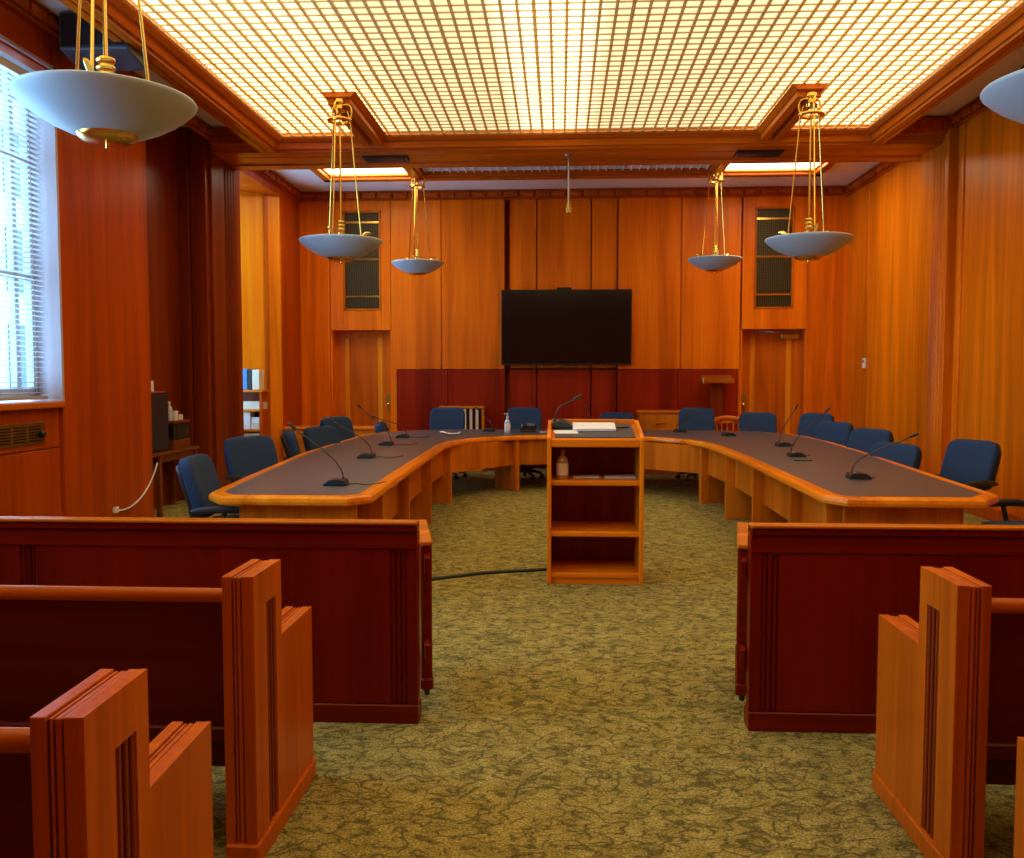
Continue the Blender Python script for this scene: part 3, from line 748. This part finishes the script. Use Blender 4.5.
# ------------------------------------------------------------------ microphones
def mic(loc, tip, label, cat='microphone', rz=0, cable=True, s=1.0):
    """loc is the base; tip the capsule position relative to it"""
    t = thing('desk_microphone', label, cat, loc, 0, 'gooseneck microphones on the table')
    b = MB(); rz0 = math.atan2(tip[1], tip[0]) if abs(tip[0])+abs(tip[1]) > .02 else 0
    Mr = Matrix.Rotation(rz0, 4, 'Z')
    b.prism([(-.085, 0), (.085, 0), (.082, .018), (.045, .042), (-.02, .052), (-.07, .045), (-.086, .02)], -.06, .06, 'Y', Mr)
    bo = b.build('base', M['blackm'], t, bevel=.012, seg=2)
    MB().lathe([(0, .052), (.012, .052), (.012, .046)], 10, (-.03, 0, 0), mat=Mr).build('talk_button', M['steel'], bo)
    st = Mr @ Vector((-.055, 0, .045)); tp = Vector(tip)
    pts = bez(st, st+Vector((0, 0, .14)), st+(tp-st)*.55+Vector((0, 0, .03)), tp, 12)
    MB().tube(pts, .005, 7).build('gooseneck', M['blackm'], t, smooth=True)
    d = (pts[-1]-pts[-2]).normalized()
    MB().tube([tp-d*.01, tp+d*.005, tp+d*.05, tp+d*.06], [.007, .012, .012, .008], 10).build('capsule', M['black'], t, smooth='auto')
    if cable:
        c0 = Mr @ Vector((-.08, 0, .008))
        MB().tube(bez(c0, c0+Vector((.12, .16, 0)), c0+Vector((.10, -.26, 0)), c0+Vector((.26, .16, 0)), 14), .0035, 5).build('cable', M['cable'], t)
    return t
TT = TZ+.0017
mic((-1.64, 6.42, TT), (-.30, .0, .415), 'gooseneck microphone nearest the camera on the left table side')
mic((-1.90, 8.63, TT), (-.33, .0, .36), 'second gooseneck microphone along the left table side')
mic((-2.03, 10.30, TT), (-.30, .0, .44), 'third gooseneck microphone along the left table side')
mic((-2.06, 11.55, TT), (-.36, .0, .27), 'fourth and farthest gooseneck microphone on the left table side')
mic((-1.05, 13.05, TT), (-.16, .06, .32), 'gooseneck microphone on table between the two left rear chairs', cable=False)
mic((.42, 13.0, TT), (-.03, .05, .34), 'gooseneck microphone standing on the table behind the lectern', cable=False)
mic((1.74, 13.0, TT), (.26, .04, .27), 'gooseneck microphone in front of the right rear blue chair', cable=False)
mic((2.29, 12.2, TT), (.14, .05, .22), 'low bent gooseneck microphone in front of the wooden armchair', cable=False)
mic((2.58, 10.40, TT), (.13, .02, .43), 'upright gooseneck microphone farthest on the right table side')
mic((2.36, 9.0, TT), (.28, .0, .45), 'gooseneck microphone with black pen near it, right table side')
mic((2.33, 7.05, TT), (.39, .0, .33), 'gooseneck microphone nearest the camera on the right table side')
t = thing('pen', 'black pen lying on the right side of the horseshoe table', 'pen', (2.31, 8.52, TT+.006))
MB().tube([(-.10, 0, 0), (.07, 0, 0)], .0055, 8).build('barrel', M['black'], t)
MB().tube([(.07, 0, 0), (.085, 0, 0)], [.005, .0015], 8).build('nib', M['steel'], t)
bottle('sanitizer_bottle', 'clear sanitizer pump bottle on the rear table left of lectern', (-.76, 12.85, TT), M['clear'], .21, .042, True, M['wplast'], lab=M['paper'])
t = thing('desk_phone', 'black desk phone on the rear table beside the sanitizer bottle', 'phone', (-.46, 12.95, TT))
MB().prism([(-.1, 0), (.1, 0), (.1, .09), (-.1, .025)], -.12, .12, 'X').build('base', M['black'], t, bevel=.008)
MB().tube(bez((-.09, -.07, .05), (-.09, -.06, .11), (-.09, .05, .16), (-.09, .08, .12), 8), .018, 8).build('handset', M['plast'], t, smooth='auto')
MB().box(-.02, .09, -.002, .002, 0, .06, Matrix.Translation((0, .05, .085)) @ Matrix.Rotation(-.9, 4, 'X')).build('display', M['steel'], t)
o = tag(MB().tube(bez((-.30, 12.86, TT+.005), (-.22, 12.7, TT+.005), (-.16, 12.98, TT+.005), (-.02, 12.9, TT+.005), 14), .006, 6).build('charging_cable', M['wplast'], smooth=True), 'white cable curled on the rear table by the desk phone', 'cable')
g = MB(); rnd = random.Random(3); nx, ny = 14, 9
vv = [[g.bm.verts.new((-.14+.28*i/nx, -.08+.16*j/ny, .004+.035*max(0, math.sin(3*i/nx*2.1+1)*math.cos(2.6*j/ny-1))+.016*rnd.random())) for j in range(ny+1)] for i in range(nx+1)]
for i in range(nx):
    for j in range(ny): g.bm.faces.new((vv[i][j], vv[i+1][j], vv[i+1][j+1], vv[i][j+1]))
o = tag(g.build('tissue', M['paper'], smooth=True), 'crumpled white tissue on the left rear bend of the table', 'tissue'); o.location = (-1.52, 12.30, TT)
sm = o.modifiers.new('thickness', 'SOLIDIFY'); sm.thickness = .002

# ------------------------------------------------------------------ lectern and what it carries
LX0, LX1, LY = -.095, .625, 6.62
t = thing('lectern', 'wooden lectern with open shelves and a sloping charcoal top', 'lectern', ((LX0+LX1)/2, LY, 0)); h = (LX1-LX0)/2
side = [(0, 0), (.55, 0), (.55, 1.20), (.51, 1.215), (.05, 1.135), (.0, 1.105)]
for s in (-1, 1):
    MB().prism(side, s*h, s*(h-.032), 'X').build('side_panel', M['lec'], t, bevel=.008, seg=2)
MB().box(-h+.03, h-.03, .50, .52, .03, 1.17).build('back_panel', M['lecd'], t)
for z in (.085, .40, .785):
    MB().box(-h+.03, h-.03, .02, .51, z-.04, z).build('shelf', M['lecx'], t, bevel=.008, seg=2)
MB().box(-h+.03, h-.03, .03, .05, .0, .06).build('kick_board', M['lecx'], t)
MB().box(-h+.03, h-.03, .006, .035, 1.035, 1.095).build('front_rail', M['lecx'], t, bevel=.006)
def slope(y0, y1, zo, th):   # slab lying on the sloping top
    f_ = lambda y: 1.10 + (y-.02)*.175 + zo
    return [(y0, f_(y0)), (y1, f_(y1)), (y1, f_(y1)+th), (y0, f_(y0)+th)]
MB().prism(slope(.012, .52, -.028, .026), -h+.028, h-.028, 'X').build('top_frame', M['lecx'], t, bevel=.006)
MB().prism(slope(.045, .50, -.001, .006), -h+.06, h-.06, 'X').build('top_pad', M['lam'], t)
MB().prism([(.50, 1.15), (.53, 1.15), (.53, 1.222), (.50, 1.222)], -h+.028, h-.028, 'X').build('rear_ledge', M['lecx'], t, bevel=.008, seg=2)
LC = (LX0+LX1)/2
def on_top(y): return 1.10 + (y-.02)*.175 + .006
ANG = math.atan(.175)
def lay(o, x, y, rz=0):
    o.location = (LC+x, LY+y, on_top(y)); o.rotation_euler = Euler((ANG, 0, rz)); return o
o = tag(MB().box(-.09, .09, -.055, .055, 0, .0015).build('paper_sheet', M['paper']), 'small white sheet of paper on the lectern top at left', 'paper'); lay(o, -.22, .20, .1)
t2 = thing('laptop', 'closed silver laptop lying on the lectern top', 'laptop')
MB().box(-.165, .165, -.11, .11, 0, .012).build('base', M['wplast'], t2, bevel=.004)
MB().box(-.165, .165, -.11, .11, .0125, .022).build('lid', M['paper'], t2, bevel=.004)
lay(t2, .0, .33)
t2 = thing('pen', 'black pen on the lectern top right of the laptop', 'pen')
MB().tube([(-.07, 0, .007), (.06, 0, .007)], .006, 8).build('barrel', M['black'], t2); MB().tube([(.06, 0, .007), (.075, 0, .007)], [.005, .0015], 8).build('nib', M['steel'], t2)
lay(t2, .22, .33, .6)
m_ = mic((LC-.25, LY+.37, on_top(.37)+.003), (.10, .0, .22), 'gooseneck microphone standing on the lectern top', cable=False)
m_['group'] = 'lectern microphone'
m_.rotation_euler = (ANG, 0, 0)
bottle('sanitizer_bottle', 'amber sanitizer pump bottle on the upper lectern shelf', (LC-.245, LY+.14, .785), M['amber'], .20, .045, True, M['brassd'], lab=M['cream'])
o = tag(MB().box(-.12, .12, -.1, .1, 0, .008).build('notepad', M['cream'], bevel=.002), 'thin notepad on the right of the upper lectern shelf', 'notepad'); o.location = (LC+.20, LY+.28, .785)
o = tag(MB().box(-.10, .10, -.08, .08, 0, .005).build('leaflet', M['paper']), 'pale leaflet beside the amber bottle on lectern shelf', 'leaflet'); o.location = (LC-.06, LY+.28, .785)
pts = [(-1.9, 6.35), (-1.2, 6.62), (-.99, 6.70), (-.6, 6.95), (-.12, 7.10), (.05, 7.16)]
o = tag(MB().tube([(x, y, .006) for x, y in pts], .018, 8).build('floor_cable', M['green'], smooth=True), 'dark green cable crossing the carpet left of the lectern', 'cable')
for v in o.data.vertices: v.co.z = max(.0005, v.co.z)

# ------------------------------------------------------------------ barriers and gates
def barrier(name, x0, x1, label, sg, extra):
    """x1 is the gap end when sg=+1 (left barrier), x0 when sg=-1"""
    t = thing(name, label, 'barrier', ((x0+x1)/2, 3.88, 0)); h = (x1-x0)/2
    MB().box(-h+.004, h-.004, .028, .074, .004, .88).build('panel', M['barr'], t)
    MB().box(-h, h, -.014, .065, .900, .915).build('cap_rail', M['cap'], t, bevel=.006, seg=2)
    MB().box(-h, h, -.006, .072, .868, .901).build('cap_molding', M['barrx'], t, bevel=.006)
    MB().box(-h, h, .004, .074, .79, .866).build('top_rail', M['barrx'], t, bevel=.004)
    gx = h if sg > 0 else -h
    MB().box(-h, h, .0, .10, 0, .085).build('plinth', M['barrx'], t, bevel=.005)
    # panel faces either side of the fluting
    fl = [gx-sg*.088] + extra
    xs = sorted(fl)
    edges = [-h+.002] + [v for f_ in xs for v in (f_-.036, f_+.036)] + [h-.002]
    for a, b in zip(edges[::2], edges[1::2]):
        MB().box(a, b, .010, .03, .086, .79).build('panel_face', M['barr'], t, bevel=.003)
    for f_ in xs:
        r = MB()
        for k in (-.024, 0, .024): r.tube([(f_+k, .025, .09), (f_+k, .025, .79)], .0105, 10)
        r.build('fluting', M['barr'], t, smooth='auto')
    return t
barrier('court_barrier', -4.40, -.63, 'left dark red wooden barrier behind the left pews', 1, [.095])
barrier('court_barrier', .83, XR-.02, 'right dark red wooden barrier behind the right pews', -1, [])
def gate(x0, x1, label, rz):
    t = thing('swing_gate', label, 'gate', ((x0+x1)/2, 4.05, 0), rz); h = (x1-x0)/2
    MB().box(-h*.75, h*.75, .02, .60, .16, .76).build('leaf', M['barr'], t)
    MB().box(-h, h, .0, .05, .12, .775).build('stile', M['barrx'], t, bevel=.006)
    MB().box(-h, h, .55, .61, .12, .775).build('stile', M['barrx'], t, bevel=.006)
    MB().box(-h*1.2, h*1.2, -.01, .62, .775, .80).build('cap_rail', M['cap'], t, bevel=.006)
    MB().box(-h*1.2, h*1.2, -.015, .62, .10, .155).build('bottom_rail', M['barrx'], t, bevel=.008)
    MB().lathe([(0, .065), (.012, .07), (.016, .10), (0, .105)], 12, (0, .02, 0)).build('pivot', M['blackm'], t, smooth='auto')
    for z in (.25, .65): MB().box(-.012, .012, -.10, .004, z, z+.09).build('hinge', M['barr'], t, bevel=.003)
    return t
gate(-.640, -.590, 'left open swing gate standing beside the left barrier end', math.radians(11))
gate(.81, .86, 'right open swing gate standing beside the right barrier end', math.radians(-11))

# ------------------------------------------------------------------ pews
def pew(y0, xa, sg, length, label, L=.645, rz=0):
    """xa: aisle face of the end panel; the bench runs away from the aisle (sg=-1 leftwards); y0 rear edge of the tall part"""
    t = thing('pew', label, 'pew', (xa, y0, 0), rz)
    H, A, T = .93, .67, .275
    def outline(i): return [(i, .0), (L-i, .0), (L-i, A-i), (T-i, A-i), (T-i, H-i), (i, H-i)]
    # sandwich of boards with grooves, from the aisle inwards
    x = 0; core = MB(); gro = MB()
    # aisle board: solid back layer, then face layer with a slot for the flutes
    def lay_(mb, w, i):
        nonlocal x
        mb.prism(outline(i), x, x+sg*w, 'X'); x += sg*w
    x = sg*.012
    lay_(core, .026, 0); lay_(gro, .005, .008); lay_(core, .012, .003); lay_(gro, .005, .008); lay_(core, .006, .003); lay_(gro, .005, .008); lay_(core, .030, 0)
    s0, s1, z0, z1 = .12, .215, .075, .82
    face = MB()
    face.box(0, sg*.012, 0, s0, 0, H).box(0, sg*.012, s1, T, 0, H).box(0, sg*.012, s0, s1, z1, H).box(0, sg*.012, T, L, 0, A).box(0, sg*.012, s0, s1, 0, z0)
    en = core.build('end_panel', M['pew'], t, bevel=.006, seg=2)
    gro.build('groove', M['pewi'], en)
    face.build('end_face', M['pew'], en)
    fl = MB()
    for k in range(3): fl.box(sg*.003, sg*.0125, s0+.018+k*.030, s0+.034+k*.030, z0, z1)
    fl.build('flute', M['pewi'], en, bevel=.003)
    MB().box(-sg*.008, sg*.10, -.012, L+.012, 0, .07).build('plinth', M['pew'], t, bevel=.005)
    b0, b1 = sg*.10, sg*length
    MB().box(b0, b1, .085, .105, .41, .835).build('back_panel', M['pewd'], t)
    MB().tube([(b0, .10, .845), (b1, .10, .845)], .025, 14).build('top_rail', M['pewx'], t, smooth='auto')
    MB().box(b0, b1, .065, .125, .37, .42).build('bottom_rail', M['pewd'], t, bevel=.006)
    MB().box(b0, b1, .12, .60, .40, .44).build('seat', M['pewx'], t, bevel=.01)
    MB().box(b0, b1, .16, .19, .25, .40).build('seat_support', M['pewd'], t)
    nb = 2
    for k in range(nb):
        xx = b1*(k+1)/nb
        MB().box(xx-.03, xx+.03, .1, .55, 0, .40).build('leg', M['pewd'], t)
    return t
pew(2.70, -.955, -1, 3.40, 'left pew in front of the left barrier, second from the camera')
pew(1.55, -.868, -1, 3.48, 'left pew nearest the camera at the bottom left corner', rz=math.radians(2.2))
pew(2.70, 1.19, 1, 3.40, 'right pew in front of the right barrier')
pew(1.56, 1.125, 1, 3.48, 'nearest right pew, only a sliver at the right edge')

# ------------------------------------------------------------------ office chairs
def make_chair():
    t = thing('office_chair', '-', 'chair')
    MB().super(.55, .50, .10, Matrix.Translation((0, -.02, .475)), .42).build('seat', M['fabric'], t, smooth=True)
    tilt = Matrix.Translation((0, .245, .79)) @ Matrix.Rotation(math.radians(-16), 4, 'X')
    MB().super(.555, .115, .50, tilt, .40, bend=.035).build('backrest', M['fabric'], t, smooth=True)
    MB().super(.51, .05, .44, tilt @ Matrix.Translation((0, .058, -.01)), .35, bend=.03).build('back_shell', M['plast'], t, smooth=True)
    MB().tube(bez((0, .05, .42), (0, .28, .40), (0, .30, .5), (0, .315, .72), 8), [.03]*9, 8).build('back_bracket', M['plast'], t, smooth='auto')
    for s in (-1, 1):
        a = MB().tube([(s*.20, .02, .425), (s*.30, .02, .43), (s*.315, .01, .50), (s*.315, -.02, .62)], .018, 8).build('armrest', M['plast'], t, smooth='auto')
        p = MB().tube(bez((s*.30, .22, .63), (s*.32, .08, .655), (s*.32, -.10, .66), (s*.30, -.25, .62), 10), [.014, .024, .028, .03, .03, .03, .03, .03, .028, .024, .014], 10)
        p.build('arm_pad', M['plast'], a, smooth='auto')
    MB().lathe([(0, .43), (.10, .43), (.09, .40), (.03, .39), (.03, .25), (.04, .25), (.04, .10), (0, .09)], 16).build('stem', M['blackm'], t, smooth='auto')
    sb = MB()
    for k in range(5):
        a = 2*PI*k/5+.3; sb.tube([(0, 0, .12), (.14*math.cos(a), .14*math.sin(a), .11), (.30*math.cos(a), .30*math.sin(a), .075)], [.035, .026, .017], 8)
    so = sb.build('star_base', M['plast'], t, smooth='auto')
    for k in range(5):
        a = 2*PI*k/5+.3; c = MB(); m_ = Matrix.Translation((.30*math.cos(a), .30*math.sin(a), .03)) @ Matrix.Rotation(a+.6, 4, 'Z') @ Matrix.Rotation(PI/2, 4, 'X')
        for q in (-.02, .008): c.lathe([(0, q), (.028, q), (.03, q+.006), (.028, q+.012), (0, q+.012)], 14, mat=m_)
        c.tube([m_ @ Vector((0, 0, -.02)), m_ @ Vector((0, 0, .02))], .008, 6)
        c.build('caster', M['rubber'], so, smooth='auto')
    return t
# (x, y, heading: the way the sitter faces, deg from +x, height scale, label)
chairs = [
 (-2.45, 6.52, 6, .94, 'blue office chair at the near end of the left table side'),
 (-2.84, 8.42, -36, .945, 'blue office chair turned to the camera, second on left side'),
 (-2.70, 9.69, 16, .945, 'dark blue office chair seen edge-on, third on left side'),
 (-2.60, 10.30, -25, .945, 'dark blue office chair fourth on the left table side'),
 (-2.76, 11.62, -28, 1.00, 'dark blue office chair fifth on left side before the credenza'),
 (-2.42, 13.30, 4, .86, 'small dark office chair at the rear left bend of the table'),
 (-1.76, 13.70, -88, 1.05, 'dark office chair in front of the slatted wooden crate'),
 (-.57, 13.72, -92, 1.05, 'dark office chair behind the sanitizer bottle and desk phone'),
 (.90, 13.95, -90, .97, 'dark office chair mostly hidden behind the lectern'),
 (2.10, 13.65, -92, 1.05, 'blue office chair beside the small drawer cabinet'),
 (2.94, 13.32, -98, 1.00, 'blue office chair in front of the right rear door'),
 (3.58, 13.14, -140, 1.00, 'blue office chair farthest along the right table side'),
 (3.32, 11.52, -148, .955, 'blue office chair second farthest along the right table side'),
 (3.23, 9.94, -150, .955, 'blue office chair third farthest along the right table side'),
 (3.08, 8.80, -150, .88, 'low reclined blue office chair under the near right mic head'),
 (3.62, 8.40, -156, .94, 'blue office chair with black arms by the right fluted pilaster'),
 (3.38, 6.52, -174, .95, 'blue office chair cut by the right photo edge, near table end'),
]
proto = make_chair()
for i, (x, y, hd, s, lab) in enumerate(chairs):
    o = proto if i == 0 else copy_tree(proto)
    o.location = (x, y, 0); o.rotation_euler = (0, 0, math.radians(hd+90)); o.scale = (1, 1, s)
    o['label'] = lab; o['group'] = 'blue office chairs round the horseshoe table'

# ------------------------------------------------------------------ things along the rear wall
t = thing('drawer_cabinet', 'small wooden drawer cabinet behind the right rear table', 'cabinet', (1.62, 14.62, 0))
MB().box(-.33, .33, -.22, .24, 0, .99).build('body', M['cred'], t, bevel=.004)
MB().box(-.36, .36, -.25, .26, .99, 1.02).build('top_board', M['lecx'], t, bevel=.005)
for z in (.06, .38, .69):
    d = MB().box(-.29, .29, -.236, -.22, z, z+.27).build('drawer', M['tab'], t, bevel=.004)
    MB().tube([(-.07, -.235, z+.14), (-.06, -.26, z+.14), (.06, -.26, z+.14), (.07, -.235, z+.14)], .013, 8).build('handle', M['lecx'], d, smooth='auto')
t = thing('slatted_crate', 'tall wooden crate with pale upright slats behind dark chair', 'crate', (-1.62, 14.75, 0))
MB().box(-.37, .37, .12, .14, .02, 1.06).build('back_panel', M['niche'], t)
f = MB().box(-.37, -.33, -.14, .14, 0, 1.08).box(.33, .37, -.14, .14, 0, 1.08).box(-.37, .37, -.14, .14, 0, .04); f.build('frame', M['cred'], t, bevel=.004)
MB().box(-.38, .38, -.15, .15, 1.05, 1.085).build('top_board', M['cred'], t, bevel=.004)
for k in range(6): MB().box(-.27+k*.1, -.225+k*.1, -.13, -.115, .04, 1.05).build('slat', M['cream'], t)
t = thing('display_stand', 'dark post stand with brass-edged slanted top by the rear wall', 'stand', (2.56, 14.72, .0))
MB().box(-.22, .22, -.14, .14, 0, .03).build('foot', M['niche'], t, bevel=.006)
MB().box(-.10, .10, -.03, .03, .03, 1.56).build('post', M['niche'], t, bevel=.004)
MB().prism([(-.14, 1.52), (-.13, 1.47), (.14, 1.54), (.14, 1.60)], -.25, .25, 'X').build('top_shelf', M['brassd'], t, bevel=.004)
MB().box(-.25, .25, -.15, -.135, 1.47, 1.55).build('brass_edge', M['brass'], t, bevel=.003)
# wooden armchair
t = thing('wooden_armchair', 'wooden spindle-back armchair behind the right rear table', 'chair', (2.70, 14.30, 0))
MB().super(.50, .46, .05, Matrix.Translation((0, 0, .44)), .5).build('seat', M['lecx'], t, smooth=True)
for x, y in ((-.2, -.18), (.2, -.18), (-.19, .18), (.19, .18)): MB().tube([(x, y, .43), (x*1.12, y*1.15, 0)], [.02, .016], 8).build('leg', M['lec'], t)
arc = [(.27*math.cos(a), .20*math.sin(a)+.03, .80+.11*max(0, math.sin(a))) for a in (math.radians(d) for d in range(-10, 191, 10))]
tr = MB()
for i in range(len(arc)-1): pass
tr.tube(arc, [.038]*len(arc), 8); tr.build('top_rail', M['lecx'], t, smooth='auto')
MB().prism([(-.20, .82), (-.17, .895), (0, .925), (.17, .895), (.2, .82)], .21, .235, 'Y').build('crest', M['lecx'], t, bevel=.006)
for k in range(7):
    a = math.radians(25+k*21.6); MB().tube([(.20*math.cos(a), .16*math.sin(a)+.02, .45), (.265*math.cos(a), .20*math.sin(a)+.03, .82)], .011, 6).build('spindle', M['lec'], t)

# ------------------------------------------------------------------ outside: a pale building across the street
t = thing('neighbouring_building', 'pale stone building seen through the blinds at left', 'building', (-20, 32, -6))
MB().box(-3, 3, -9, 9, 0, 24).build('facade', M['stone'], t)
for z in range(7):
    for k in range(6): MB().box(3.0, 3.06, -8.2+k*2.9, -6.9+k*2.9, 1.2+z*3, 3.2+z*3).build('window', M['outglass'], t)

# ------------------------------------------------------------------ light
W = bpy.data.worlds.new('sky'); SC.world = W; W.use_nodes = True
bg = W.node_tree.nodes['Background']; bg.inputs[0].default_value = (.36, .68, 1, 1); bg.inputs[1].default_value = 10.0
def portal(y, z, x, sy, sz):
    l = bpy.data.lights.new('window_portal', 'AREA'); l.shape = 'RECTANGLE'; l.size = sy; l.size_y = sz
    l.cycles.is_portal = True
    o = bpy.data.objects.new('window_portal', l); COL.objects.link(o); o.location = (x, y, z); o.rotation_euler = Euler((PI/2, 0, -PI/2))
portal(6.45, 2.8, XL-.30, 2.4, 2.8); portal(3.58, 2.8, XL-.30, 2.2, 2.8); portal(12.85, 2.7, -5.14, 1.2, 3.4)

# ------------------------------------------------------------------ camera
cam = bpy.data.cameras.new('camera'); cam.sensor_width = 36; cam.lens = 890/1024*36; cam.clip_start = .05
co = bpy.data.objects.new('camera', cam); COL.objects.link(co)
co.location = (0, 0, 1.55); co.rotation_euler = Euler((PI/2-math.radians(3.275), 0, math.radians(3.087)), 'XYZ')
SC.camera = co
SC.view_settings.view_transform = 'Standard'; SC.view_settings.look = 'None'; SC.view_settings.exposure = .15; SC.view_settings.gamma = 1
SC.view_settings.use_curve_mapping = False
